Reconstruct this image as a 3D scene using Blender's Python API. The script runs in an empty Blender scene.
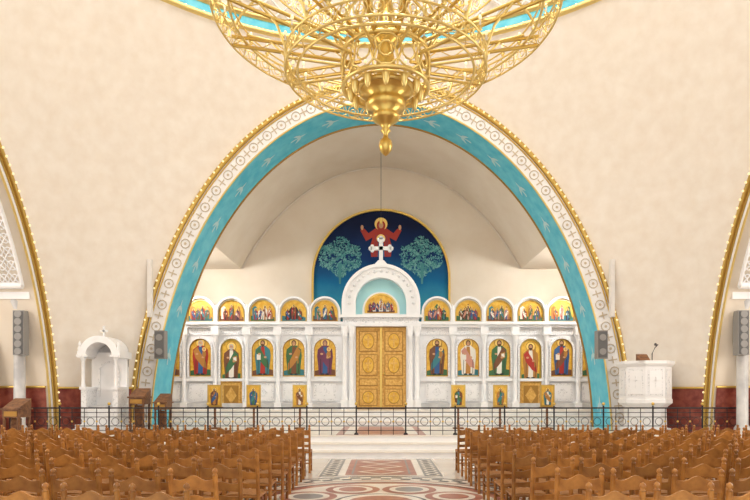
import bpy, bmesh, math, random
from math import sin, cos, pi, sqrt, asin, atan2
from mathutils import Vector
random.seed(4)
scene=bpy.context.scene
scene.view_settings.view_transform='Standard'

# ---------------------------------------------------------------- materials
MATS={}
def mat(name,col,rough=.5,metal=0,emit=None,es=0,noise=None,bump=0,spec=.5,vary=False):
    m=bpy.data.materials.new(name); m.use_nodes=True
    nt=m.node_tree; b=nt.nodes['Principled BSDF']
    b.inputs['Base Color'].default_value=(*col,1)
    b.inputs['Roughness'].default_value=rough
    b.inputs['Metallic'].default_value=metal
    b.inputs['Specular IOR Level'].default_value=spec
    if emit:
        b.inputs['Emission Color'].default_value=(*emit,1); b.inputs['Emission Strength'].default_value=es
    if noise:
        col2,scale,detail=noise[:3]
        tc=nt.nodes.new('ShaderNodeTexCoord')
        n=nt.nodes.new('ShaderNodeTexNoise'); n.inputs['Scale'].default_value=scale; n.inputs['Detail'].default_value=detail
        r=nt.nodes.new('ShaderNodeValToRGB'); lo,hi=(noise[3],noise[4]) if len(noise)>3 else (.35,.65)
        r.color_ramp.elements[0].position=lo; r.color_ramp.elements[1].position=hi
        r.color_ramp.elements[0].color=(*col,1); r.color_ramp.elements[1].color=(*col2,1)
        nt.links.new(tc.outputs['Object'],n.inputs['Vector']); nt.links.new(n.outputs['Fac'],r.inputs['Fac'])
        out=r.outputs['Color']
        if vary:
            oi=nt.nodes.new('ShaderNodeObjectInfo'); mr=nt.nodes.new('ShaderNodeMapRange'); mr.inputs['To Min'].default_value=.72; mr.inputs['To Max'].default_value=1.2
            hs=nt.nodes.new('ShaderNodeHueSaturation'); nt.links.new(oi.outputs['Random'],mr.inputs['Value']); nt.links.new(mr.outputs['Result'],hs.inputs['Value'])
            nt.links.new(out,hs.inputs['Color']); out=hs.outputs['Color']
        nt.links.new(out,b.inputs['Base Color'])
        if bump:
            bp=nt.nodes.new('ShaderNodeBump'); bp.inputs['Strength'].default_value=bump; bp.inputs['Distance'].default_value=.02
            nt.links.new(n.outputs['Fac'],bp.inputs['Height']); nt.links.new(bp.outputs['Normal'],b.inputs['Normal'])
    MATS[name]=m
    return m
mat('wall_cream',(.83,.755,.665),.75,noise=((.895,.84,.765),3.2,14,.3,.72),spec=.2)
mat('vault_cream',(.80,.71,.59),.75,noise=((.85,.77,.66),1.0,5),spec=.2)
mat('marble_white',(.90,.90,.91),.35,noise=((.80,.81,.82),2.5,8,.5,.8))
mat('marble_carved',(.88,.88,.89),.5,noise=((.58,.59,.61),22,3,.52,.68),bump=.6)
mat('marble_grey',(.50,.50,.51),.4,noise=((.68,.67,.66),3,8))
mat('marble_red',(.17,.022,.015),.3,noise=((.32,.08,.05),5,9))
mat('red_inlay',(.34,.11,.085),.3,noise=((.48,.22,.16),4,8))
mat('black_inlay',(.03,.03,.04),.3)
mat('cream_inlay',(.80,.74,.66),.3,noise=((.88,.83,.76),3,6))
mat('grey_inlay',(.26,.26,.27),.3)
mat('gold',(.68,.47,.13),.28,metal=.85)
mat('gold_pale',(.82,.64,.25),.30,metal=.82)
mat('gold_paint',(.70,.37,.03),.4,metal=.1,noise=((.84,.54,.09),9,5))
mat('halo_gold',(.93,.66,.18),.4,metal=.1)
mat('band_relief',(.58,.50,.38),.5)
mat('gold_dark',(.42,.22,.045),.4,metal=.3)
mat('door_gold',(.62,.33,.07),.4,metal=.25,noise=((.80,.50,.14),14,4),bump=.6)
mat('cyan',(.07,.53,.74),.5,noise=((.17,.66,.82),3,6))
mat('dove',(.55,.80,.86),.5)
mat('cyan_pale',(.42,.76,.80),.5)
mat('wood',(.25,.085,.014),.36,noise=((.50,.215,.045),7,8,.32,.68),vary=True)
mat('wood_seat',(.26,.10,.025),.5,noise=((.40,.19,.06),30,3))
mat('wood_dark',(.12,.045,.02),.4,noise=((.25,.11,.04),12,4))
mat('iron',(.03,.03,.035),.4,metal=.5)
mat('plastic_grey',(.28,.27,.26),.5); mat('plastic_dark',(.07,.07,.075),.5); mat('plastic_white',(.80,.78,.75),.5)
mat('grille',(.13,.13,.13),.7)
mat('bulb',(.9,.75,.45),.3,emit=(1,.84,.50),es=.7)
mat('skin',(.58,.32,.17),.6); mat('hair',(.10,.045,.02),.6); mat('hair_grey',(.5,.46,.4),.6)
for n,c in dict(r_red=(.40,.03,.02),r_blue=(.03,.10,.27),r_green=(.05,.15,.06),r_brown=(.18,.07,.03),r_white=(.80,.76,.68),r_ochre=(.45,.20,.04),r_purple=(.16,.04,.09),r_teal=(.04,.20,.24),r_black=(.03,.025,.03),r_pink=(.55,.26,.2)).items():
    mat(n,c,.6)
mat('leaf_pale',(.16,.42,.42),.6)
mat('leaf_green',(.05,.25,.27),.6)
def floor_mat():
    m=bpy.data.materials.new('floor_marble'); m.use_nodes=True; nt=m.node_tree; b=nt.nodes['Principled BSDF']
    tc=nt.nodes.new('ShaderNodeTexCoord'); br=nt.nodes.new('ShaderNodeTexBrick')
    br.offset=0; br.inputs['Scale'].default_value=1; br.inputs['Brick Width'].default_value=.6; br.inputs['Row Height'].default_value=.6
    br.inputs['Mortar Size'].default_value=.006
    br.inputs['Color1'].default_value=(.68,.62,.55,1); br.inputs['Color2'].default_value=(.76,.70,.63,1); br.inputs['Mortar'].default_value=(.4,.35,.30,1)
    nt.links.new(tc.outputs['Object'],br.inputs['Vector']); nt.links.new(br.outputs['Color'],b.inputs['Base Color'])
    b.inputs['Roughness'].default_value=.15
    MATS['floor_marble']=m
floor_mat()
def paint_mat():
    m=bpy.data.materials.new('apse_blue'); m.use_nodes=True; nt=m.node_tree; b=nt.nodes['Principled BSDF']
    tc=nt.nodes.new('ShaderNodeTexCoord'); sp=nt.nodes.new('ShaderNodeSeparateXYZ'); mr=nt.nodes.new('ShaderNodeMapRange')
    mr.inputs['From Min'].default_value=4.6; mr.inputs['From Max'].default_value=8.4
    n=nt.nodes.new('ShaderNodeTexNoise'); n.inputs['Scale'].default_value=1.2; n.inputs['Detail'].default_value=6
    ad=nt.nodes.new('ShaderNodeMath'); ad.operation='MULTIPLY_ADD'; ad.inputs[1].default_value=.25
    sb=nt.nodes.new('ShaderNodeMath'); sb.operation='SUBTRACT'; sb.inputs[1].default_value=.12
    r=nt.nodes.new('ShaderNodeValToRGB'); e=r.color_ramp.elements
    e[0].position=0; e[0].color=(.06,.42,.55,1); e[1].position=.92; e[1].color=(.002,.008,.045,1)
    k=e.new(.35); k.color=(.006,.15,.34,1); k=e.new(.58); k.color=(.003,.033,.14,1)
    L=nt.links.new
    L(tc.outputs['Object'],sp.inputs[0]); L(sp.outputs['Z'],mr.inputs['Value']); L(tc.outputs['Object'],n.inputs['Vector'])
    L(n.outputs['Fac'],ad.inputs[0]); L(mr.outputs['Result'],ad.inputs[2]); L(ad.outputs[0],sb.inputs[0]); L(sb.outputs[0],r.inputs['Fac']); L(r.outputs['Color'],b.inputs['Base Color'])
    b.inputs['Roughness'].default_value=.6; b.inputs['Specular IOR Level'].default_value=.2
    MATS['apse_blue']=m
paint_mat()

# ---------------------------------------------------------------- mesh builder
class MB:
    def __init__(s): s.v=[];s.f=[];s.m=[];s.s=[]
    def add(s,vs,fs,m,smooth=False):
        o=len(s.v); s.v+= [tuple(p) for p in vs]
        for f in fs: s.f.append([i+o for i in f]); s.m.append(m); s.s.append(smooth)
    def box(s,x0,x1,y0,y1,z0,z1,m):
        vs=[(x,y,z) for z in (z0,z1) for y in (y0,y1) for x in (x0,x1)]
        s.add(vs,[(0,2,3,1),(4,5,7,6),(0,1,5,4),(2,6,7,3),(0,4,6,2),(1,3,7,5)],m)
    def prism(s,poly,y0,y1,m):
        n=len(poly); vs=[(x,y0,z) for x,z in poly]+[(x,y1,z) for x,z in poly]
        s.add(vs,[list(range(n)),list(range(2*n-1,n-1,-1))]+[(i,i+n,(i+1)%n+n,(i+1)%n) for i in range(n)],m)
    def flat(s,poly,y,m): s.add([(x,y,z) for x,z in poly],[list(range(len(poly)))],m)
    def strip(s,a,b,m,smooth=True,closed=False):
        n=len(a); r=n if closed else n-1
        s.add(list(a)+list(b),[(i,(i+1)%n,(i+1)%n+n,i+n) for i in range(r)],m,smooth)
    def framearch(s,po,pi_,y0,y1,m):
        A=[(x,y0,z) for x,z in po];B=[(x,y0,z) for x,z in pi_];C=[(x,y1,z) for x,z in pi_];D=[(x,y1,z) for x,z in po]
        for p,q in ((A,B),(B,C),(C,D),(D,A)): s.strip(p,q,m,False)
        s.add([A[0],B[0],C[0],D[0]],[(0,1,2,3)],m); s.add([A[-1],B[-1],C[-1],D[-1]],[(0,1,2,3)],m)
    def lathe(s,prof,c,m,n=16,smooth=True,ph=0):
        vs=[(c[0]+r*cos(2*pi*i/n+ph),c[1]+r*sin(2*pi*i/n+ph),c[2]+z) for r,z in prof for i in range(n)]
        fs=[(k*n+i,k*n+(i+1)%n,(k+1)*n+(i+1)%n,(k+1)*n+i) for k in range(len(prof)-1) for i in range(n)]
        s.add(vs,fs,m,smooth)
    def tube(s,pts,r,m,n=6,closed=False,up=(0,0,1)):
        pts=[Vector(p) for p in pts]; N=len(pts); vs=[]; up=Vector(up)
        for i,p in enumerate(pts):
            if closed: t=pts[(i+1)%N]-pts[i-1]
            else: t=pts[min(i+1,N-1)]-pts[max(i-1,0)]
            t.normalize(); u=up if abs(t.dot(up))<.97 else Vector((1,0,0))
            a=t.cross(u).normalized(); b=t.cross(a)
            for k in range(n): vs.append(p+a*(r*cos(2*pi*k/n))+b*(r*sin(2*pi*k/n)))
        R=N if closed else N-1
        s.add(vs,[(i*n+k,i*n+(k+1)%n,((i+1)%N)*n+(k+1)%n,((i+1)%N)*n+k) for i in range(R) for k in range(n)],m,True)
        if not closed: s.add(vs[:n],[list(range(n))],m); s.add(vs[-n:],[list(range(n))],m)
    def sphere(s,c,r,m,n=8,k=5,sz=1):
        s.lathe([(r*sin(pi*j/k),-r*sz*cos(pi*j/k)) for j in range(k+1)],c,m,n)
    def obj(s,name,parent=None):
        me=bpy.data.meshes.new(name); me.from_pydata(s.v,[],s.f)
        names=list(dict.fromkeys(s.m))
        for x in names: me.materials.append(MATS[x])
        ix={x:i for i,x in enumerate(names)}
        me.polygons.foreach_set('material_index',[ix[x] for x in s.m]); me.polygons.foreach_set('use_smooth',s.s)
        me.update()
        o=bpy.data.objects.new(name,me); scene.collection.objects.link(o)
        if parent: o.parent=parent
        return o
def archpts(cx,z0,zs,r,n=20):
    return [(cx-r,z0)]+[(cx-r*cos(pi*i/n),zs+r*sin(pi*i/n)) for i in range(n+1)]+[(cx+r,z0)]
def disk(cx,cz,rx,rz=None,n=16):
    rz=rz or rx
    return [(cx+rx*cos(2*pi*i/n),cz+rz*sin(2*pi*i/n)) for i in range(n)]

# ---------------------------------------------------------------- geometry constants (metres)
YC=9.04; R=11.67; B=17.0; P=8.96; A1=7.47; B1=10.9; ZR=11.7; SB=.90
def W(x,y,z,a): return (x*cos(a)+y*sin(a), YC-x*sin(a)+y*cos(a), z)
rad=lambda z:R*sqrt(max(0,1-(z/B)**2))
phis=[-45+i*1.0 for i in range(91)]; crit=math.degrees(math.acos(P/R))
phis=sorted(phis+[crit,-crit])
def z0f(ph):
    q=P/(R*cos(math.radians(ph))); return 0 if q>=1 else B*sqrt(1-q*q)
for k,nm in enumerate(('front','right','back','left')):
    w=MB(); N=22; vs=[]; fz=SB if k%2 else 1
    for ph in phis:
        z0=z0f(ph)
        for j in range(N+1):
            ze=z0+(ZR-z0)*j/N; z=fz*z0+(ZR-fz*z0)*j/N; r=rad(ze); a=math.radians(ph)
            vs.append(W(r*sin(a),r*cos(a),z,k*pi/2))
    M=N+1
    w.add(vs,[(i*M+j,(i+1)*M+j,(i+1)*M+j+1,i*M+j+1) for i in range(len(phis)-1) for j in range(N)],'wall_cream',True)
    w.obj('wall_'+nm)
    w=MB(); g=MB()
    for sgn in (1,-1):
        ps=[sgn*x for x in [crit-.6,crit-.3,crit,41,42,43,44,45]]
        vs=[]
        for ph in ps:
            z0=z0f(ph); zt=1.76
            for j in range(5):
                z=min(z0,zt)+(zt-min(z0,zt))*j/4; a=math.radians(ph); r=rad(z)-.05
                vs.append(W(r*sin(a),r*cos(a),z,k*pi/2))
        w.add(vs,[(i*5+j,(i+1)*5+j,(i+1)*5+j+1,i*5+j+1) for i in range(len(ps)-1) for j in range(4)],'marble_red',True)
        g.tube([vs[i*5+4] for i in range(len(ps))],.035,'gold')
    w.obj('trim_dado_'+nm); g.obj('trim_dado_moulding_'+nm)

f=MB(); f.add([(-16,-9,0),(16,-9,0),(16,30,0),(-16,30,0)],[(0,1,2,3)],'floor_marble'); f.obj('floor')
f=MB(); cyl=lambda cx,cy,r,n=72:[(cx+r*cos(2*pi*i/n),cy+r*sin(2*pi*i/n)) for i in range(n)]
def hflat(p,z,m): f.add([(x,y,z) for x,y in p],[list(range(len(p)))],m)
def ringdots(cx,cy,r0,r1,n,z,ms):
    for i in range(n):
        a0=2*pi*i/n;a1=2*pi*(i+1)/n
        f.add([(cx+r0*cos(a0),cy+r0*sin(a0),z),(cx+r1*cos(a0),cy+r1*sin(a0),z),(cx+r1*cos(a1),cy+r1*sin(a1),z),(cx+r0*cos(a1),cy+r0*sin(a1),z)],[(0,1,2,3)],ms[i%len(ms)])
hflat(cyl(0,YC,2.75),.003,'black_inlay'); hflat(cyl(0,YC,2.66),.005,'cream_inlay')
ringdots(0,YC,2.46,2.6,80,.007,('black_inlay','cream_inlay')); ringdots(0,YC,2.32,2.46,80,.007,('cream_inlay','black_inlay'))
ringdots(0,YC,2.18,2.23,72,.007,('red_inlay',))
hflat(cyl(0,YC,2.05),.006,'black_inlay'); hflat(cyl(0,YC,1.98),.007,'red_inlay'); hflat(cyl(0,YC,1.80),.008,'cream_inlay')
for i in range(8):
    a=2*pi*(i+.5)/8; cx=1.25*cos(a); cy=YC+1.25*sin(a)
    hflat(cyl(cx,cy,.46,32),.010+i*.0004,'red_inlay'); hflat(cyl(cx,cy,.34,32),.0145,'cream_inlay'); hflat(cyl(cx,cy,.24,32),.016,'grey_inlay' if i%2 else 'red_inlay')
hflat(cyl(0,YC,.72,48),.015,'black_inlay');hflat(cyl(0,YC,.66,48),.017,'cream_inlay');hflat(cyl(0,YC,.5,48),.019,'red_inlay')
def strip_in(y0,y1):
    hflat([(-1.25,y0),(1.25,y0),(1.25,y1),(-1.25,y1)],.004,'cream_inlay')
    for sx in (-1,1):
        hflat([(sx*1.22,y0),(sx*.86,y0),(sx*.86,y1),(sx*1.22,y1)],.006,'grey_inlay')
        n=int((y1-y0)/.3)
        for i in range(n):
            c=y0+.3*(i+.5)
            hflat(cyl(sx*1.04,c,.14,14),.008,'cream_inlay'); hflat(cyl(sx*1.04,c,.08,10),.010,'black_inlay')
    hflat([(-.72,y0+.1),(.72,y0+.1),(.72,y1-.1),(-.72,y1-.1)],.006,'red_inlay')
    hflat([(-.60,y0+.22),(.60,y0+.22),(.60,y1-.22),(-.60,y1-.22)],.007,'grey_inlay'); hflat([(-.56,y0+.26),(.56,y0+.26),(.56,y1-.26),(-.56,y1-.26)],.0075,'red_inlay')
    m=(y0+y1)/2
    for c in (m-.85,m,m+.85):
        if c-.4>y0 and c+.4<y1:
            hflat([(0,c-.4),(.5,c),(0,c+.4),(-.5,c)],.009,'cream_inlay'); hflat([(0,c-.3),(.38,c),(0,c+.3),(-.38,c)],.011,'red_inlay')
strip_in(11.85,14.7); strip_in(1.5,6.2)
f.obj('floor_inlay')

f=MB()
for i,(y0,z1) in enumerate(((14.9,.167),(15.4,.333),(15.9,.5))):
    f.box(-10.4,10.4,y0,22.9,0 if i==0 else z1-.167,z1-.03,'marble_white'); f.box(-10.4,10.4,y0-.03,22.9,z1-.03,z1,'cream_inlay')
for i,(y0,z1) in enumerate(((19.7,.667),(20.1,.833),(20.5,1.0))):
    f.box(-8.5,8.5,y0,22.9,z1-.166,z1-.03,'marble_white'); f.box(-8.5,8.5,y0-.03,22.9,z1-.03,z1,'cream_inlay')
f.box(-1.2,1.2,15.95,19.6,.5,.506,'red_inlay'); f.box(-1.0,1.0,16.05,19.5,.506,.51,'cream_inlay'); f.box(-.7,.7,16.2,19.4,.51,.514,'red_inlay')
f.obj('floor_platform_steps')

# ---------------------------------------------------------------- arches
def ell(a,b,y,rot,zmin,n=64):
    t0=asin(zmin/b)
    return [W(-a*cos(t0+(pi-2*t0)*i/n),y,b*sin(t0+(pi-2*t0)*i/n),rot) for i in range(n+1)]
def arch(rot,name,band,soff,smat,doves,bf=1):
    o=MB(); zm=.5; BB=B1*bf
    ai,bi=A1-band,BB-band
    o.strip(ell(A1,BB,P-.03,rot,zm),ell(ai,bi,P-.03,rot,zm),'marble_white')
    o.strip(ell(A1,BB,P-.03,rot,zm),ell(A1+.02,BB+.02,P+.3,rot,zm),'gold')
    o.strip(ell(ai,bi,P-.03,rot,zm),ell(ai,bi,P+soff,rot,zm),smat)
    o.strip(ell(ai+.01,bi+.01,P+soff,rot,zm),ell(A1+.6,BB+.6,P+soff,rot,zm),'vault_cream')
    up=W(0,1,0,rot); up=(up[0],up[1]-YC,0)
    o.tube(ell(A1+.02,BB+.02,P-.05,rot,zm,90),.075,'gold',8,up=up)
    o.tube(ell(A1-.10,BB-.10,P-.05,rot,zm,90),.022,'gold',6,up=up)
    o.tube(ell(ai,bi,P-.05,rot,zm,90),.03,'gold_pale',6,up=up)
    o.tube(ell(ai-.01,bi-.01,P+soff,rot,zm,90),.04,'gold_dark' if doves else 'marble_white',6,up=up)
    n=92
    for i in range(n+1):
        t=.05+(pi-.1)*i/n
        am,bm_=A1-band*.56,BB-band*.56
        c=Vector((-am*cos(t),0,bm_*sin(t))); T=Vector((am*sin(t),0,bm_*cos(t))).normalized(); Nn=Vector((-T.z,0,T.x))
        if c.z<.7 or band<.4: continue
        def q(u,v,y): p=c+T*u+Nn*v; return W(p.x,y,p.z,rot)
        h=band*.24
        if i%2:
            o.tube([q(h*cos(k*pi/5),h*sin(k*pi/5),P-.045) for k in range(10)],.014,'band_relief',4,closed=True,up=up)
            o.add([q(.045*cos(k*pi/3),.045*sin(k*pi/3),P-.05) for k in range(6)],[list(range(6))],'band_relief')
        else:
            pts=[(-.018,-h),(.018,-h),(.018,-.018),(h*.8,-.018),(h*.8,.018),(.018,.018),(.018,h),(-.018,h),(-.018,.018),(-h*.8,.018),(-h*.8,-.018),(-.018,-.018)]
            o.add([q(u,v,P-.05) for u,v in pts],[list(range(12))],'band_relief')
    m=130
    for i in range(m+1):
        t=.05+(pi-.1)*i/m; x,z=-(A1+.03)*cos(t),(BB+.03)*sin(t)
        if z<.8: continue
        c=W(x,P-.13,z,rot); o.sphere(c,.032,'bulb',6,4)
    if doves:
        for i in range(20):
            t=.12+(pi-.24)*i/19
            c=Vector((-(ai-.02)*cos(t),P+soff*.5,(bi-.02)*sin(t))); T=Vector((ai*sin(t),0,bi*cos(t))).normalized()
            if T.z<0: T=-T
            D=Vector((0,1,0)); s=.60
            body=[(-.5,.0),(-.42,-.07),(-.2,-.06),(.15,-.07),(.35,-.03),(.5,0),(.35,.05),(.15,.06),(-.2,.04),(-.5,.09)]
            w1=[(-.05,.04),(-.3,.42),(-.16,.38),(.04,.26),(.14,.05)]; w2=[(-.05,-.05),(-.28,-.36),(-.12,-.34),(.06,-.22),(.14,-.05)]
            for pl in (body,w1,w2):
                o.add([W(*(c+T*(u*s)+D*(v*s)),rot) for u,v in pl],[list(range(len(pl)))],'dove')
    return o.obj(name)
arch(0,'sanctuary_arch',.56,1.5,'cyan',True)
arch(pi/2,'transept_arch',.30,2.2,'vault_cream',False,SB)
arch(-pi/2,'transept_arch',.30,2.2,'vault_cream',False,SB)
arch(pi,'entrance_arch',.56,1.0,'cyan',True)

for rot,nm in ((pi/2,'right'),(-pi/2,'left')):
    o=MB(); a,b=A1-.3,B1*SB-.3
    o.strip(ell(a,b,P+2.2,rot,.01),ell(a,b,P+5,rot,.01),'vault_cream')
    e=ell(a,b,P+5,rot,.01); o.add(e,[list(range(len(e)))],'wall_cream'); o.obj('wall_transept_'+nm)
    # red dado along the jambs
    o=MB()
    for sx in (-1,1):
        zs=[.0,.5,1.0,1.4,1.76]; xs=[sx*(a*sqrt(1-(z/b)**2)-.03) for z in zs]
        o.strip([W(x,P+.02,z,rot) for x,z in zip(xs,zs)],[W(x,P+4.9,z,rot) for x,z in zip(xs,zs)],'marble_red')
        o.tube([W(xs[-1],P+.02,1.78,rot),W(xs[-1],P+4.9,1.78,rot)],.035,'gold')
    o.obj('trim_transept_dado_'+nm)
    la,lb=a-.16,b-.16; n=56;mm=7
    g=MB(); t0=asin(4.35/lb)
    def lp(i,j):
        t=t0+(pi-2*t0)*i/n; return W(-la*cos(t),P+.15+1.9*j/mm,lb*sin(t),rot)
    for i in range(n):
        for j in range(mm):
            A,Bq,C,D=[Vector(lp(*q)) for q in ((i,j),(i+1,j),(i+1,j+1),(i,j+1))]
            c=(A+C)/2
            for p,q in ((A,C),(Bq,D)): g.tube([p,q],.022,'marble_white',4)
            rr=.12; U=(Bq-A).normalized(); V=(D-A).normalized()
            g.tube([c+U*(rr*cos(k*pi/4))+V*(rr*sin(k*pi/4)) for k in range(8)],.018,'marble_white',4,closed=True,up=tuple(U.cross(V)))
    for j in (0,mm): g.tube([lp(i,j) for i in range(n+1)],.05,'marble_white',6)
    for i in (0,n): g.tube([lp(i,0),lp(i,mm)],.09,'marble_white',6)
    g.obj('lattice_screen')
    g=MB()
    for yy in (P+.55,P+1.3,P+2.05):
        for sx in (-1,1):
            cx=sx*(a-.42); p=W(cx,yy,0,rot)
            g.lathe([(.2,.5 if True else 0),(.2,.7),(.14,.78),(.14,3.55),(.16,3.6),(.16,3.66),(.14,3.7),(.27,4.0),(.27,4.08)],p,'marble_grey',14)
            g.lathe([(.26,0),(.26,.5),(.2,.5)],p,'marble_grey',14)
    for sx in (-1,1):
        x0=sx*(a-.75); x1=sx*(a-.1)
        vs=[W(x,y,z,rot) for z in (4.05,4.3) for y in (P+.1,P+2.3) for x in (x0,x1)]
        g.add(vs,[(0,2,3,1),(4,5,7,6),(0,1,5,4),(2,6,7,3),(0,4,6,2),(1,3,7,5)],'marble_white')
    g.obj('marble_colonnade')

# sanctuary vault / walls
o=MB(); a,b=A1-.56,B1-.56; YV=P+1.5; YB=23.3-YC; zl=6.4
o.strip(ell(a,b,YV,0,zl),ell(a,b,YB,0,zl),'vault_cream'); o.obj('ceiling_vault')
xl=a*sqrt(1-(zl/b)**2)
for sx,nm in ((-1,'left'),(1,'right')):
    o=MB(); o.add([(sx*8.6,YC+YV,0),(sx*8.6,23.3,0),(sx*8.6,23.3,zl),(sx*8.6,YC+YV,zl)],[(0,1,2,3)],'vault_cream')
    o.add([(sx*8.6,YC+YV,zl),(sx*8.6,23.3,zl),(sx*xl,23.3,zl),(sx*xl,YC+YV,zl)],[(0,1,2,3)],'vault_cream')
    o.add([(sx*8.6,YC+YV,0),(sx*(a*.99),YC+YV,0)]+[(sx*(a+.02)*sqrt(1-(z/b)**2),YC+YV,z) for z in (1,2,3,4,5,6,zl)]+[(sx*8.6,YC+YV,zl)],[list(range(10))],'vault_cream')
    o.obj('wall_sanctuary_'+nm)
e=ell(a,b,YB,0,zl); o=MB(); o.add([(-8.6,23.3,0)]+[(-8.6,23.3,zl)]+e+[(8.6,23.3,zl),(8.6,23.3,0)],[list(range(len(e)+4))],'vault_cream'); o.obj('wall_sanctuary_back')
o=MB()
o.tube([p for p in ell(a-.03,b-.03,YB-.05,0,zl)],.03,'wall_cream',6,up=(0,1,0)); o.obj('trim_vault')

# apse mural
o=MB(); y=23.22
o.flat(archpts(0,1.0,6.02,2.60,40),y,'apse_blue')
o.framearch(archpts(0,1.0,6.02,2.68,40),archpts(0,1.0,6.02,2.60,40),y-.08,y+.07,'gold')
yy=y-.01
rn=random.Random(2)
for sx in (-1,1):
    for k in range(760):
        an=rn.random()*2*pi; q=sqrt(rn.random()); cx=sx*1.56+q*.82*cos(an); cz=6.85+q*.70*sin(an)+.10*sin(5*an)
        aa=rn.random()*pi; l=.04+.04*rn.random()
        o.flat([(cx+l*cos(aa),cz+l*sin(aa)),(cx-.024*sin(aa),cz+.024*cos(aa)),(cx-l*cos(aa),cz-l*sin(aa)),(cx+.024*sin(aa),cz-.024*cos(aa))],yy-.0005*(k%9),('leaf_pale','leaf_green','leaf_green','leaf_pale','leaf_green')[k%5])
    o.flat([(sx*1.55,5.8),(sx*1.62,5.8),(sx*1.66,6.6),(sx*1.52,6.6)],yy-.006,'leaf_green')
def P2(pts,m,dy): o.flat([(x,z+.10) for x,z in pts],y-dy,m)
P2([(-.38,6.75),(.38,6.75),(.42,7.15),(.32,7.5),(.58,7.36),(.80,7.78),(.64,7.84),(.48,7.66),(.2,7.86),(-.2,7.86),(-.48,7.66),(-.64,7.84),(-.80,7.78),(-.58,7.36),(-.32,7.5),(-.42,7.15)],'r_red',.02)
P2([(-.14,6.75),(.14,6.75),(.10,7.3),(-.10,7.3)],'r_blue',.024)
for u in (-.3,-.2,.22,.3): P2([(u,6.8),(u+.02,6.8),(u*.7+.02,7.6),(u*.7,7.6)],'r_purple',.022)
P2(disk(0,7.45,.17),'halo_gold',.028); P2(disk(0,7.40,.08,.1),'r_ochre',.032); P2(disk(0,7.48,.055,.06),'skin',.036)
P2(disk(0,8.02,.25),'halo_gold',.026); P2(disk(0,7.95,.17,.21),'r_red',.03); P2(disk(0,7.97,.09,.125),'skin',.034)
for sx in(-1,1): P2(disk(sx*.73,7.88,.055,.1),'skin',.03)
o.obj('apse_mural')

# ---------------------------------------------------------------- icon painting helper
def saint(o,cx,zb,H,w,y,c1,c2,c3,hair='hair',beard=True,mode=0):
    X=lambda pts:[(cx+u*w,zb+v*H) for u,v in pts]
    o.flat(disk(cx,zb+.86*H,.135*H,n=18),y,'gold_dark'); o.flat(disk(cx,zb+.86*H,.12*H,n=18),y-.003,'halo_gold')
    o.flat(X([(-.38,0),(.38,0),(.42,.25),(.48,.5),(.44,.68),(.16,.79),(-.16,.79),(-.44,.68),(-.48,.5),(-.42,.25)]),y-.006,c1)
    o.flat(X([(-.16,.02),(.14,.02),(.16,.4),(.10,.76),(-.10,.76),(-.12,.4)]),y-.009,c2)
    o.flat(X([(-.42,.64),(-.2,.75),(.34,.34),(.38,.16),(.1,.22),(-.30,.45)]) if mode%2==0 else X([(.42,.64),(.2,.75),(-.34,.30),(-.36,.10),(-.05,.24),(.30,.45)]),y-.012,c3)
    for u in (-.3,.26): o.flat(X([(u,.02),(u+.03,.02),(u+.05,.42),(u+.02,.42)]),y-.0135,'r_black')
    o.flat(disk(cx,zb+.855*H,.066*H,.084*H,12),y-.014,hair if beard or mode%3 else c1)
    o.flat(disk(cx,zb+.845*H,.045*H,.062*H,12),y-.017,'skin')
    if beard: o.flat([(cx-.042*H,zb+.83*H),(cx+.042*H,zb+.83*H),(cx+.02*H,zb+.755*H),(cx-.02*H,zb+.755*H)],y-.020,hair)
    for s in(-1,1): o.flat(disk(cx+s*.018*H,zb+.862*H,.007*H,n=6),y-.021,'r_black')
    if mode%3==0:
        o.flat(X([(.10,.42),(.36,.46),(.34,.62),(.08,.58)]),y-.018,'gold_dark'); o.flat(X([(.14,.45),(.32,.48),(.30,.58),(.12,.56)]),y-.020,'r_white')
    elif mode%3==1: o.flat(X([(.22,.3),(.28,.3),(.30,.85),(.24,.85)]),y-.018,'gold_dark')
    else: o.flat(X([(-.36,.40),(-.12,.40),(-.12,.55),(-.36,.55)]),y-.018,'r_white')
    for u,v in ((-.2,.56),(.16,.47)): o.flat(disk(cx+u*w,zb+v*H,.04*H,.028*H,8),y-.022,'skin')
    for u in(-.16,.14): o.flat(disk(cx+u*w,zb+.01*H,.05*H,.022*H,8),y-.016,'r_black')
PAL=['r_red','r_blue','r_green','r_brown','r_white','r_ochre','r_purple','r_teal','r_pink','r_black']

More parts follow.
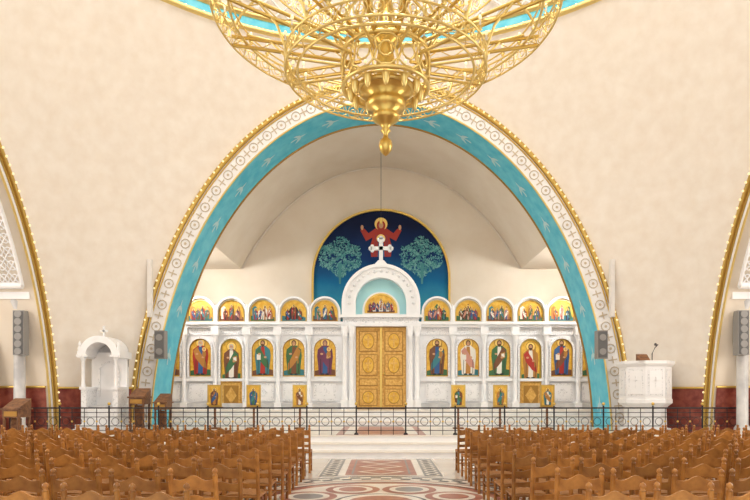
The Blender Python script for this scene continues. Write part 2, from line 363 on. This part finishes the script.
# ---------------------------------------------------------------- iconostasis
bays=[2.05+1.14*i for i in range(6)]
o=MB(); YF=22.0
o.box(-8.35,8.35,YF,YF+.3,1.0,4.0,'marble_white')
o.box(-8.4,-1.2,YF-.18,YF+.3,3.98,4.08,'marble_white'); o.box(1.2,8.4,YF-.18,YF+.3,3.98,4.08,'marble_white')
for sx in(-1,1):
    x0,x1=sorted((sx*1.2,sx*8.4))
    o.box(x0,x1,YF-.26,YF+.3,4.08,4.18,'marble_white')
    o.box(x0,x1,YF-.05,YF,3.72,3.96,'marble_carved')
    o.box(x0,x1,YF-.14,YF,1.0,1.22,'marble_grey'); o.box(x0,x1,YF-.12,YF,2.02,2.12,'marble_white')
    for i,bx in enumerate(bays):
        c=sx*bx; door=(i==3)
        o.prism(archpts(c,4.18,4.55,.56,20),YF,YF+.28,'marble_white')
        o.framearch(archpts(c,4.18,4.55,.57,20),archpts(c,4.18,4.55,.50,20),YF-.12,YF,'marble_white')
        o.framearch(archpts(c,4.22,4.52,.47,20),archpts(c,4.22,4.52,.44,20),YF-.07,YF,'gold')
        zb=1.25 if door else 2.2
        o.framearch(archpts(c,zb,3.18,.47,20),archpts(c,zb,3.18,.40,20),YF-.1,YF,'marble_carved')
        if not door:
            o.box(c-.40,c+.40,YF-.06,YF,1.30,1.95,'marble_carved'); o.box(c-.31,c+.31,YF-.075,YF-.05,1.38,1.87,'marble_white')
            o.prism([(c,1.44),(c+.2,1.62),(c,1.81),(c-.2,1.62)],YF-.1,YF-.07,'marble_carved')
    for i in range(7):
        c=sx*(1.48+1.14*i)
        if i==0: continue
        o.box(c-.12,c+.12,YF-.24,YF,1.0,1.25,'marble_white')
        o.lathe([(.1,1.25),(.11,1.3),(.075,1.36),(.07,3.45),(.085,3.48),(.07,3.52),(.13,3.7)],(c,YF-.13,0),'marble_white',12)
        o.box(c-.14,c+.14,YF-.26,YF,3.7,3.98,'marble_white')
        o.lathe([(.05,4.18),(.05,4.6),(.08,4.66),(.0,4.85)],(c,YF-.08,0),'marble_white',10)
yp=YF-.25
o.box(-1.4,-.92,yp,YF+.3,1.0,4.0,'marble_white'); o.box(.92,1.4,yp,YF+.3,1.0,4.0,'marble_white')
o.box(-1.46,1.46,yp-.14,YF+.3,4.0,4.12,'marble_white'); o.box(-1.38,1.38,yp-.05,YF+.3,4.12,4.32,'marble_carved'); o.box(-1.5,1.5,yp-.18,YF+.3,4.32,4.42,'marble_white')
o.framearch(archpts(0,4.42,4.85,1.42,32),archpts(0,4.42,4.85,1.30,32),yp-.1,YF+.3,'marble_white')
o.framearch(archpts(0,4.42,4.85,1.30,32),archpts(0,4.42,4.85,1.02,32),yp-.02,YF+.3,'marble_white')
o.framearch(archpts(0,4.42,4.85,1.02,32),archpts(0,4.42,4.85,.92,32),yp-.06,YF+.3,'marble_white')
for k in range(17):
    an=pi*(k)/16; o.sphere((1.16*cos(an),yp-.03,4.85+1.16*sin(an)),.06,'marble_carved',8,4)
o.flat(archpts(0,4.42,4.85,.92,32),YF+.05,'cyan_pale')
o.prism(archpts(0,4.42,4.6,.68,24),YF-.12,YF+.04,'marble_white')
o.framearch(archpts(0,4.5,4.62,.60,24),archpts(0,4.5,4.62,.54,24),YF-.18,YF-.1,'gold')
for sx in(-1,1):
    for dx in (1.06,1.3):
        o.box(sx*dx-.13,sx*dx+.13,yp-.28,yp,1.0,1.35,'marble_white')
        o.lathe([(.12,1.35),(.13,1.4),(.09,1.48),(.085,3.6),(.11,3.64),(.09,3.68),(.15,3.9),(.15,4.0)],(sx*dx,yp-.14,0),'marble_white',12)
# standing cross with trefoil ends
yc=YF-.1
o.box(-.07,.07,yc-.06,yc+.06,6.22,7.18,'marble_white'); o.box(-.34,.34,yc-.06,yc+.06,6.80,6.93,'marble_white')
o.prism([(-.30,6.2),(.30,6.2),(.1,6.42),(-.1,6.42)],yc-.1,yc+.2,'marble_white')
for (cx,cz),base in (((0,7.18),pi/2),((-.32,6.865),pi),((.32,6.865),0)):
    for k in range(3):
        an=base+(k-1)*pi/2
        o.prism(disk(cx+.065*cos(an),cz+.065*sin(an),.07,n=14),yc-.065,yc+.065,'marble_white')
icono=o.obj('iconostasis')

rn=random.Random(11)
LOW={-1:[('r_purple','r_blue','r_purple'),('r_green','r_brown','r_ochre'),('r_teal','r_red','r_green'),('r_brown','r_white','r_green'),('r_red','r_blue','r_ochre'),('r_blue','r_brown','r_purple')],
      1:[('r_brown','r_blue','r_teal'),('r_white','r_ochre','r_pink'),('r_green','r_white','r_brown'),('r_ochre','r_white','r_red'),('r_blue','r_red','r_brown'),('r_purple','r_green','r_brown')]}
for sx in(-1,1):
    for i,bx in enumerate(bays):
        c=sx*bx; door=i==3
        o=MB(); zb=1.02 if door else 2.2; y=YF-.02
        if door:
            o.prism(archpts(c,zb,3.18,.40,20),y-.02,y+.02,'door_gold')
            o.box(c-.33,c+.33,y-.06,y-.02,1.08,1.95,'door_gold'); o.box(c-.26,c+.26,y-.08,y-.05,1.16,1.86,'gold_dark'); o.prism([(c,1.2),(c+.2,1.5),(c,1.82),(c-.2,1.5)],y-.1,y-.07,'door_gold')
            o.framearch(archpts(c,2.05,3.18,.38,20),archpts(c,2.05,3.18,.34,20),y-.06,y-.02,'gold')
            y-=.03; zf=2.1; o.flat(archpts(c,2.08,3.18,.34,20),y,'gold_paint')
        else:
            o.prism(archpts(c,zb,3.18,.40,20),y,y+.02,'gold_paint'); zf=zb+.04
            o.framearch(archpts(c,zb,3.18,.40,20),archpts(c,zb+.03,3.18,.375,20),y-.03,y,'gold_dark')
        hw=.33 if door else .37
        o.flat([(c-hw,zf-.01),(c+hw,zf-.01),(c+hw,zf+.20),(c,zf+.26),(c-hw,zf+.16)],y-.004,rn.choice(['r_green','r_brown','r_teal']))
        saint(o,c,zf+.03,1.34,.60,y-.008,*LOW[sx][i],hair=rn.choice(['hair','hair','hair_grey']),beard=rn.random()<.8,mode=i+(sx>0))
        if i in(0,4):
            o.flat(disk(c+.14,zf+.78,.07,.12),y-.034,'r_ochre'); o.flat(disk(c+.14,zf+.95,.075),y-.036,'halo_gold'); o.flat(disk(c+.14,zf+.95,.04,.05),y-.04,'skin')
        o.obj(('side_door_' if door else 'saint_icon_')+('l' if sx<0 else 'r')+str(i+1),icono)
        o=MB(); y=YF-.03
        o.prism(archpts(c,4.22,4.52,.44,20),y,y+.02,'gold_paint')
        o.flat([(c-.43,4.23),(c+.43,4.23),(c+.43,4.36),(c+.1,4.44),(c-.15,4.38),(c-.43,4.42)],y-.004,rn.choice(['r_green','r_brown','r_teal']))
        if rn.random()<.6:
            o.flat([(c-.38,4.3),(c-.2,4.3),(c-.2,4.7),(c-.28,4.78),(c-.38,4.7)],y-.006,rn.choice(['r_ochre','r_white','r_teal'])); o.flat([(c+.18,4.3),(c+.40,4.3),(c+.3,4.74),(c+.24,4.78)],y-.006,rn.choice(['r_brown','r_ochre','r_green']))
        else: o.flat([(c-.34,4.3),(c+.34,4.3),(c+.12,4.7),(c,4.86),(c-.15,4.66)],y-.006,rn.choice(['r_brown','r_green','r_black']))
        nf=rn.choice([3,4,5])
        for k in range(nf):
            u=(k-(nf-1)/2)*(.66/nf)
            saint(o,c+u,4.26+.02*(k%2),.44+.12*(k==nf//2),.18,y-.010-.012*(k%2),*rn.sample(PAL,3),mode=k,beard=k%2==0)
        o.obj('feast_icon_'+('l' if sx<0 else 'r')+str(i+1),icono)
o=MB(); y=YF-.14
o.prism(archpts(0,4.5,4.62,.54,24),y,y+.02,'gold_paint')
o.flat([(-.5,4.52),(.5,4.52),(.5,4.6),(-.5,4.6)],y-.004,'r_brown'); o.box(-.3,.3,y-.012,y-.008,4.56,4.68,'r_white')
for k in range(7): saint(o,-.39+.13*k,4.56+.05*(k%2),.34+.1*(k==3),.14,y-.012-.01*(k%2),*rn.sample(PAL,3),mode=k)
o.obj('last_supper_lunette',icono)

# royal doors
o=MB(); y=YF-.06
o.box(-.915,.915,y,y+.05,1.0,4.0,'gold_dark')
for sx in(-1,1):
    x0,x1=(.03,.9) if sx>0 else (-.9,-.03)
    o.box(x0,x1,y-.05,y,1.02,3.98,'door_gold')
    for z0,z1 in ((1.12,1.75),(1.85,2.12),(2.22,3.0),(3.1,3.85)):
        o.box(x0+.1,x1-.1,y-.075,y-.05,z0,z1,'gold_dark'); o.box(x0+.13,x1-.13,y-.10,y-.07,z0+.03,z1-.03,'door_gold')
        if z1-z0>.4:
            cx=(x0+x1)/2;cz=(z0+z1)/2;h=(z1-z0)/2-.08
            o.prism(disk(cx,cz,.22,h,20),y-.12,y-.09,'gold_dark'); o.prism(disk(cx,cz,.195,h-.03,20),y-.135,y-.11,'gold_paint')
            o.prism([(cx-.03,cz-h*.7),(cx+.03,cz-h*.7),(cx+.03,cz+h*.1),(cx+.12,cz+h*.1),(cx+.12,cz+h*.3),(cx+.03,cz+h*.3),(cx+.03,cz+h*.7),(cx-.03,cz+h*.7),(cx-.03,cz+h*.3),(cx-.12,cz+h*.3),(cx-.12,cz+h*.1),(cx-.03,cz+h*.1)],y-.15,y-.13,'door_gold')
o.box(-.035,.035,y-.12,y,1.02,3.98,'gold')
o.sphere((.1,y-.12,2.3),.05,'gold',10,6)
o.obj('royal_door')

o=MB(); o.tube([(0,20.6,10.34),(0,20.6,7.55)],.008,'iron',5); o.lathe([(0,-.12),(.04,-.08),(.06,0),(.05,.06),(.07,.1)],(0,20.6,7.5),'gold',12); o.obj('vigil_lamp')

def icon_stand(x,y,zb):
    o=MB()
    o.box(x-.16,x+.16,y-.12,y+.12,zb,zb+.05,'wood_dark'); o.box(x-.03,x+.03,y-.02,y+.04,zb+.05,zb+.8,'wood_dark')
    z0=zb+.68; o.box(x-.22,x+.22,y-.05,y,z0,z0+.68,'gold'); o.box(x-.17,x+.17,y-.06,y-.045,z0+.05,z0+.63,'gold_paint')
    saint(o,x,z0+.06,.54,.26,y-.064,*rn.sample(['r_blue','r_green','r_brown','r_white','r_ochre','r_teal'],3),mode=rn.randrange(3)); o.box(x-.25,x+.25,y-.12,y+.02,z0-.05,z0,'wood_dark')
    o.obj('icon_stand')
for px in (-5.12,-3.92,-2.5,2.38,3.67,5.12): icon_stand(px,18.5,.5)

# ---------------------------------------------------------------- altar railing
o=MB(); yr=16.02; z0=.5
for x in [(-9.9+.33*i) for i in range(61)]:
    big=(round((x+9.9)/.33)%4==0)
    o.tube([(x,yr,z0),(x,yr,z0+.78 if big else z0+.70)],.022 if big else .010,'iron',6)
    if big: o.sphere((x,yr,z0+.83),.045,'gold',8,5); o.lathe([(.06,0),(.06,.03),(.03,.06)],(x,yr,z0),'iron',8)
    else: o.sphere((x,yr,z0+.36),.03,'gold',6,4)
    o.tube([(x+.165+.10*cos(k*pi/5),yr,z0+.36+.10*sin(k*pi/5)) for k in range(10)],.008,'iron',4,closed=True,up=(0,1,0))
for z in (.12,.24,.48,.60,.72): o.tube([(-9.9,yr,z0+z),(9.9,yr,z0+z)],.010 if z!=.72 else .022,'iron',6)
o.obj('altar_railing')

# ---------------------------------------------------------------- bishop throne
def throne(x,y,zb):
    o=MB()
    o.box(x-.68,x+.68,y-.5,y+.45,zb,zb+.14,'marble_white'); o.box(x-.60,x+.60,y-.43,y+.45,zb+.14,zb+.26,'marble_white')
    z=zb+.26
    o.box(x-.5,x+.5,y+.3,y+.42,z,z+2.0,'marble_white')
    for s in(-1,1):
        o.box(x+s*.43-.07,x+s*.43+.07,y-.3,y+.3,z,z+.95,'marble_carved'); o.box(x+s*.43-.09,x+s*.43+.09,y-.36,y+.3,z+.95,z+1.03,'marble_white')
        o.lathe([(.05,1.03),(.06,1.08),(.045,1.12),(.045,1.72),(.08,1.82)],(x+s*.45,y-.28,z),'marble_white',10)
    o.box(x-.38,x+.38,y-.25,y+.3,z,z+.45,'marble_white'); o.box(x-.34,x+.34,y-.22,y+.28,z+.45,z+.50,'marble_grey')
    fo=[(x-.58,z+1.82),(x-.58,z+2.0)]+[(x-.5*cos(pi*i/16),z+2.0+.42*sin(pi*i/16)) for i in range(17)]+[(x+.58,z+2.0),(x+.58,z+1.82)]
    fi=[(x-.4,z+1.82),(x-.4,z+1.86)]+[(x-.36*cos(pi*i/16),z+1.88+.36*sin(pi*i/16)) for i in range(17)]+[(x+.4,z+1.86),(x+.4,z+1.82)]
    o.framearch(fo,fi,y-.36,y+.42,'marble_white'); o.box(x-.6,x-.3,y-.38,y-.34,z+1.84,z+1.9,'marble_carved'); o.box(x+.3,x+.6,y-.38,y-.34,z+1.84,z+1.9,'marble_carved')
    o.prism([(x-.5,z+1.6)]+[(x-.5*cos(pi*i/16),z+2.0+.42*sin(pi*i/16)) for i in range(17)]+[(x+.5,z+1.6)],y+.38,y+.42,'marble_grey')
    for s in(-1,1): o.lathe([(.05,2.0),(.06,2.08),(.03,2.14),(.05,2.2),(0,2.3)],(x+s*.53,y-.3,z),'marble_white',10)
    o.box(x-.025,x+.025,y-.05,y,z+2.4,z+2.72,'marble_white'); o.box(x-.1,x+.1,y-.05,y,z+2.55,z+2.6,'marble_white')
    o.framearch(archpts(x,z+.75,z+1.45,.3,16),archpts(x,z+.75,z+1.45,.25,16),y+.26,y+.31,'marble_carved')
    o.obj('bishop_throne')
throne(-7.68,16.66,.5)

# ---------------------------------------------------------------- pulpit
o=MB(); cx,cy=7.42,16.86; ph=pi/8
o.lathe([(0,.5),(.66,.5),(.66,.64),(.56,.66),(.54,1.2),(.60,1.26),(.70,1.34),(.70,1.44),(.68,1.46),(.68,2.34),(.71,2.36),(.76,2.42),(.76,2.5),(.64,2.5),(.64,1.6),(0,1.6)],(cx,cy,0),'marble_white',8,False,ph)
for k in range(8):
    a=ph+2*pi*(k+.5)/8; rr=.68*cos(pi/8)+.012; T=Vector((-sin(a),cos(a),0)); c=Vector((cx+rr*cos(a),cy+rr*sin(a),0)); N_=Vector((cos(a),sin(a),0))
    def pan(w,z0,z1,d,m):
        vs=[c+T*u+N_*e+Vector((0,0,z)) for z in(z0,z1) for e in(-.01,d) for u in(-w,w)]
        o.add(vs,[(0,2,3,1),(4,5,7,6),(0,1,5,4),(2,6,7,3),(0,4,6,2),(1,3,7,5)],m)
    pan(.20,1.54,2.28,.0,'marble_carved'); pan(.165,1.59,2.23,.012,'marble_white'); pan(.015,1.74,2.10,.022,'marble_carved'); pan(.07,1.95,1.98,.022,'marble_carved')
pulpit=o.obj('marble_pulpit')
o=MB(); o.tube([(cx-.1,cy-.66,2.48),(cx-.1,cy-.66,2.68),(cx-.02,cy-.66,2.85),(cx+.06,cy-.66,2.93)],.012,'iron',6); o.sphere((cx-.01,cy-.66,2.93),.04,'plastic_dark'); o.obj('microphone',pulpit)
o=MB(); o.add([(cx-.45,cy-.68,2.5),(cx-.15,cy-.68,2.5),(cx-.15,cy-.45,2.68),(cx-.45,cy-.45,2.68),(cx-.45,cy-.45,2.5),(cx-.15,cy-.45,2.5)],[(0,1,2,3),(3,2,5,4),(0,4,5,1),(0,3,4),(1,5,2)],'wood_dark'); o.obj('book_rest',pulpit)

def analogion(x,y,zb,h=1.15,w=.5):
    o=MB()
    o.box(x-w/2-.05,x+w/2+.05,y-.28,y+.28,zb,zb+.1,'wood_dark')
    for a in(-1,1):
        for b_ in(-1,1): o.lathe([(.03,.1),(.045,.2),(.025,.3),(.035,.5),(.025,.7),(.04,h-.25)],(x+a*w*.42,y+b_*.2,zb),'wood_dark',8)
    o.box(x-w/2,x+w/2,y-.24,y+.24,zb+h-.3,zb+h-.12,'wood_dark'); o.box(x-w*.38,x+w*.38,y-.255,y-.23,zb+h-.27,zb+h-.15,'gold_dark')
    o.box(x-w/2-.03,x+w/2+.03,y-.27,y+.27,zb+h-.12,zb+h-.08,'wood_dark')
    o.add([(x-w/2,y-.25,zb+h-.08),(x+w/2,y-.25,zb+h-.08),(x+w/2,y+.25,zb+h+.15),(x-w/2,y+.25,zb+h+.15),(x-w/2,y+.25,zb+h-.08),(x+w/2,y+.25,zb+h-.08)],[(0,1,2,3),(3,2,5,4),(0,3,4),(1,5,2)],'wood_dark')
    o.box(x-w*.3,x+w*.3,y-.05,y-.0,zb+.15,zb+h-.32,'wood_dark')
    o.obj('wooden_lectern')
analogion(-6.68,16.62,.5,1.1,.42); analogion(-6.1,16.8,.5,.95,.34); analogion(-8.68,14.3,0,1.35,.40)

# ---------------------------------------------------------------- speakers
def speaker(x,y,z0,z1,w,d,body,br,name):
    o=MB(); o.box(x-w/2,x+w/2,y-d/2,y+d/2,z0,z1,body); o.box(x-w/2+.02,x+w/2-.02,y-d/2-.015,y-d/2,z0+.03,z1-.03,'grille' if body!='plastic_white' else 'plastic_white')
    n=2 if z1-z0<1 else 6
    for k in range(n):
        zc=z0+(z1-z0)*(k+.5)/n; o.prism(disk(x,zc,w*.33,n=14),y-d/2-.03,y-d/2-.012,body)
    o.box(x-.03,x+.03,y+d/2,y+d/2+br,(z0+z1)/2-.06,(z0+z1)/2+.06,'iron'); o.obj(name)
for s in(-1,1):
    speaker(s*6.82,17.72,3.85,5.55,.13,.14,'plastic_white',.16,'column_loudspeaker')
    speaker(s*6.5,17.72,2.62,3.45,.30,.26,'plastic_grey',.12,'box_loudspeaker')
    speaker(s*9.33,15.55,2.6,3.75,.28,.24,'plastic_grey',.3,'box_loudspeaker')

# ---------------------------------------------------------------- dome ring + drum
rr=rad(ZR)
o=MB(); c=(0,YC,0)
def ringprof(pr,m): o.lathe([(r,z) for r,z in pr],c,m,96)
ringprof([(rr+.05,ZR-.02),(rr-.06,ZR-.02),(rr-.10,ZR+.04),(rr-.08,ZR+.10)],'gold_pale')
ringprof([(rr-.08,ZR+.10),(rr-.08,ZR+.30)],'cyan'); ringprof([(rr-.08,ZR+.30),(rr-.18,ZR+.34),(rr-.18,ZR+.42),(rr-.05,ZR+.46),(rr+.2,ZR+.48)],'gold_pale')
for i in range(110):
    a=2*pi*i/110; o.sphere((c[0]+(rr-.14)*cos(a),c[1]+(rr-.14)*sin(a),ZR+.05),.03,'bulb',5,3)
o.obj('trim_dome_ring')
o=MB(); o.lathe([(rr+.3,ZR-.1),(rr+.3,15.6),(rr,17),(rr*.8,18.6),(rr*.5,19.8),(0,20.4)],c,'wall_cream',64); o.obj('ceiling_dome')
g=MB(); n=84; rl=rr+.12
for j in range(5):
    for i in range(n):
        a0=2*pi*i/n;a1=2*pi*(i+1)/n; z0=ZR+.5+j*.62;z1=z0+.62
        q=lambda a,z:(rl*cos(a),YC+rl*sin(a),z)
        g.tube([q(a0,z0),q(a1,z1)],.035,'marble_white',4); g.tube([q(a1,z0),q(a0,z1)],.035,'marble_white',4)
        if i%6==0 : g.tube([q(a0,z0),q(a0,z1)],.12,'marble_white',6)
g.obj('drum_lattice')

# ---------------------------------------------------------------- chandelier
o=MB(); CX,CY=0.07,9.04
def circ(r,z,n=72): return [(CX+r*cos(2*pi*i/n),CY+r*sin(2*pi*i/n),z) for i in range(n)]
def band(r,z0,z1,m='gold_pale',n=None,tr=.016,w=.009):
    o.tube(circ(r,z0,80),tr,m,6,closed=True); o.tube(circ(r,z1,80),tr,m,6,closed=True)
    h=(z1-z0)/2; n=n or int(2*pi*r/(2*h))
    for i in range(n):
        a=2*pi*i/n; C=Vector((CX+r*cos(a),CY+r*sin(a),(z0+z1)/2)); T=Vector((-sin(a),cos(a),0)); Z=Vector((0,0,1))
        for q in (.9,.42): o.tube([C+T*(h*q*cos(k*pi/5))+Z*(h*q*sin(k*pi/5)) for k in range(10)],w,m,4,closed=True,up=(cos(a),sin(a),0))
def plain(r,z,t=.02): o.tube(circ(r,z,80),t,'gold_pale',6,closed=True)
def spoke(p,q,w,m='gold'): o.tube([p,q],w,m,4)
band(2.56,7.26,7.54); plain(2.30,7.26); plain(2.30,7.44,.014)
band(1.5,6.42,6.64); plain(1.32,6.42)
band(1.95,8.15,8.40)
band(.64,6.24,6.74,tr=.03,n=12,w=.018); plain(.40,6.22,.03); plain(.52,6.24)
for i in range(48):
    a=2*pi*i/48;b_=2*pi*(i+1)/48
    for A_,B_ in((a,b_),(b_,a)): spoke((CX+2.3*cos(A_),CY+2.3*sin(A_),7.26),(CX+2.56*cos(B_),CY+2.56*sin(B_),7.26),.008,'gold_pale')
    if i%2==0:
        for A_,B_ in((a,b_+pi/48),(b_+pi/48,a)): spoke((CX+1.32*cos(A_),CY+1.32*sin(A_),6.42),(CX+1.5*cos(B_),CY+1.5*sin(B_),6.42),.008,'gold_pale')
NS=12
for i in range(NS):
    a=2*pi*(i+.5)/NS
    def pt(r,z,da=0): return (CX+r*cos(a+da),CY+r*sin(a+da),z)
    for dz in (0,.14): spoke(pt(.55,6.72+dz),pt(2.56,7.28+dz),.030)
    for k in range(8):
        r0=.6+k*.245; r1=r0+.245; s0=6.72+(r0-.55)*.279; s1=6.72+(r1-.55)*.279
        spoke(pt(r0,s0+(.14 if k%2 else 0)),pt(r1,s1+(0 if k%2 else .14)),.010,'gold_pale')
    spoke(pt(.64,6.5),pt(1.5,6.5),.022,'gold_pale')
    o.tube([pt(1.5,6.64),pt(1.62,6.95),pt(1.9,7.25),pt(2.3,7.4)],.020,'gold_pale',6)
    o.tube([pt(1.95,8.15),pt(2.15,7.95),pt(2.4,7.75),pt(2.54,7.54)],.020,'gold_pale',6)
    spoke(pt(.15,8.25),pt(1.95,8.25),.026); spoke(pt(.1,10.2),pt(1.95,8.4),.012)
    o.tube([pt(.64,6.74),pt(.8,7.1),pt(.62,7.5),pt(.34,7.75),pt(.14,7.8)],.022,'gold_pale',6)
o.lathe([(0,-1.0),(.04,-.97),(.09,-.91),(.105,-.84),(.09,-.77),(.04,-.72),(.035,-.66),(.08,-.62),(.05,-.58),(.10,-.52),(.19,-.46),(.22,-.40),(.17,-.35),(.28,-.30),(.31,-.20),(.26,-.13),(.36,-.08),(.40,.0),(.44,.02)],(CX,CY,6.22),'gold',28)
o.lathe([(.12,6.2),(.15,6.6),(.10,6.9),(.26,7.0),(.26,7.08),(.10,7.2),(.08,7.9),(.18,8.1),(.18,8.5),(.08,8.7),(.05,11.5),(.05,20.3)],(CX,CY,0),'gold',20)
for i in range(12):
    a=2*pi*i/12; p=(CX+.52*cos(a),CY+.52*sin(a),6.12); o.lathe([(0,-.09),(.03,-.06),(.05,0),(.06,.1)],p,'gold_pale',8)
for r,z,n in ((2.56,7.56,40),(1.5,6.66,24),(1.95,8.42,30),(.64,6.76,12)):
    for i in range(n):
        a=2*pi*i/n; p=(CX+r*cos(a),CY+r*sin(a),z)
        o.lathe([(.0,0),(.035,.02),(.02,.04),(.045,.06),(.0,.06)],p,'gold_pale',6); o.lathe([(.014,.05),(.014,.16)],p,'r_white',6); o.sphere((p[0],p[1],p[2]+.19),.024,'bulb',6,4,1.6)
o.obj('chandelier')

# ---------------------------------------------------------------- chairs
o=MB()
def crest(z0,z1,y0,y1,amp):
    n=14; xs=[-.20+.40*i/n for i in range(n+1)]
    top=[(x,z1+amp*(cos(x/.20*pi)+.0)*.5+amp*.35*cos(x/.2*2*pi)) for x in xs]; bot=[(x,z0+amp*.3*cos(x/.2*pi)) for x in xs]
    o.prism(bot+top[::-1],y0,y1,'wood')
for s in(-1,1):
    x=s*.205
    path=[(x,-.21,0),(x,-.19,.25),(x,-.19,.45),(x,-.215,.7),(x,-.25,.93)]
    o.tube(path,.024,'wood',8,up=(1,0,0)); o.lathe([(.024,.0),(.014,.012),(.028,.03),(.022,.05),(0,.066)],(x,-.25,.93),'wood',8)
    o.tube([(x,.2,0),(x,.2,.45)],.021,'wood',8,up=(1,0,0))
    for z in (.14,.28): o.tube([(x,-.2,z),(x,.2,z)],.012,'wood',6)
    o.tube([(x,-.19,.42),(x,.2,.42)],.018,'wood',6)
o.tube([(-.205,.2,.22),(.205,.2,.22)],.013,'wood',6); o.tube([(-.205,-.195,.2),(.205,-.195,.2)],.013,'wood',6)
o.tube([(-.205,-.19,.42),(.205,-.19,.42)],.018,'wood',6); o.tube([(-.205,.2,.42),(.205,.2,.42)],.018,'wood',6)
o.prism([(-.2,.425),(.2,.425),(.2,.44),(.1,.455),(-.1,.455),(-.2,.44)],-.19,.22,'wood_seat')
crest(.785,.895,-.252,-.228,.036); crest(.64,.725,-.225,-.203,.018); crest(.53,.585,-.212,-.19,.01)
chair0=o.obj('wooden_chair'); me=chair0.data; scene.collection.objects.unlink(chair0); bpy.data.objects.remove(chair0); me.name='wooden_chair'
rn=random.Random(7)
for r in range(10):
    y=4.85+.85*r
    for s,x0 in ((-1,1.68),(1,1.80)):
        for cidx in range(13):
            x=s*(x0+.53*cidx)
            if abs(x)>8.3: continue
            ch=bpy.data.objects.new('wooden_chair',me); scene.collection.objects.link(ch)
            ch.location=(x+rn.uniform(-.02,.02),y+rn.uniform(-.06,.06),.0); ch.rotation_euler=(0,0,rn.uniform(-.06,.06))

# ---------------------------------------------------------------- lights
w=bpy.data.worlds.new('World'); scene.world=w; w.use_nodes=True
w.node_tree.nodes['Background'].inputs['Color'].default_value=(1,.975,.95,1); w.node_tree.nodes['Background'].inputs['Strength'].default_value=1.55
def area(name,loc,target,sx,sy,e,col=(1,.96,.91)):
    l=bpy.data.lights.new(name,'AREA'); l.shape='RECTANGLE'; l.size=sx; l.size_y=sy; l.energy=e; l.color=col
    ob=bpy.data.objects.new(name,l); scene.collection.objects.link(ob); ob.location=loc
    ob.rotation_euler=(Vector(target)-Vector(loc)).to_track_quat('-Z','Y').to_euler(); return ob
area('drum_fill',(0,YC,16.5),(0,YC,0),7,7,1150)  # added fill light inside the closed drum, no skylight modelled
area('transept_fill_left',(-13.7,YC,5),(0,YC,4),7,6,520); area('transept_fill_right',(13.7,YC,5),(0,YC,4),7,6,560)  # added fill lights before the solid transept end walls, no windows there
def ptl(name,loc,e,r=.25,col=(1,.88,.70)):
    l=bpy.data.lights.new(name,'POINT'); l.energy=e; l.shadow_soft_size=r; l.color=col
    ob=bpy.data.objects.new(name,l); scene.collection.objects.link(ob); ob.location=loc
ptl('chandelier_lamp',(CX,CY,9.2),400,.5)
for s in(-1,1): area('sanctuary_fill',(s*7.6,20.0,5.9),(s*1.5,22.5,5.0),.8,.8,140)  # added fill lights hidden behind the arch to brighten the iconostasis

# ---------------------------------------------------------------- camera
cam=bpy.data.cameras.new('camera'); co=bpy.data.objects.new('camera',cam); scene.collection.objects.link(co)
co.location=(0,0,1.7); co.rotation_euler=(pi/2,0,0); cam.sensor_width=36; cam.lens=28.8; cam.shift_y=140/750; cam.shift_x=-6/750
cam.clip_end=200; scene.camera=co
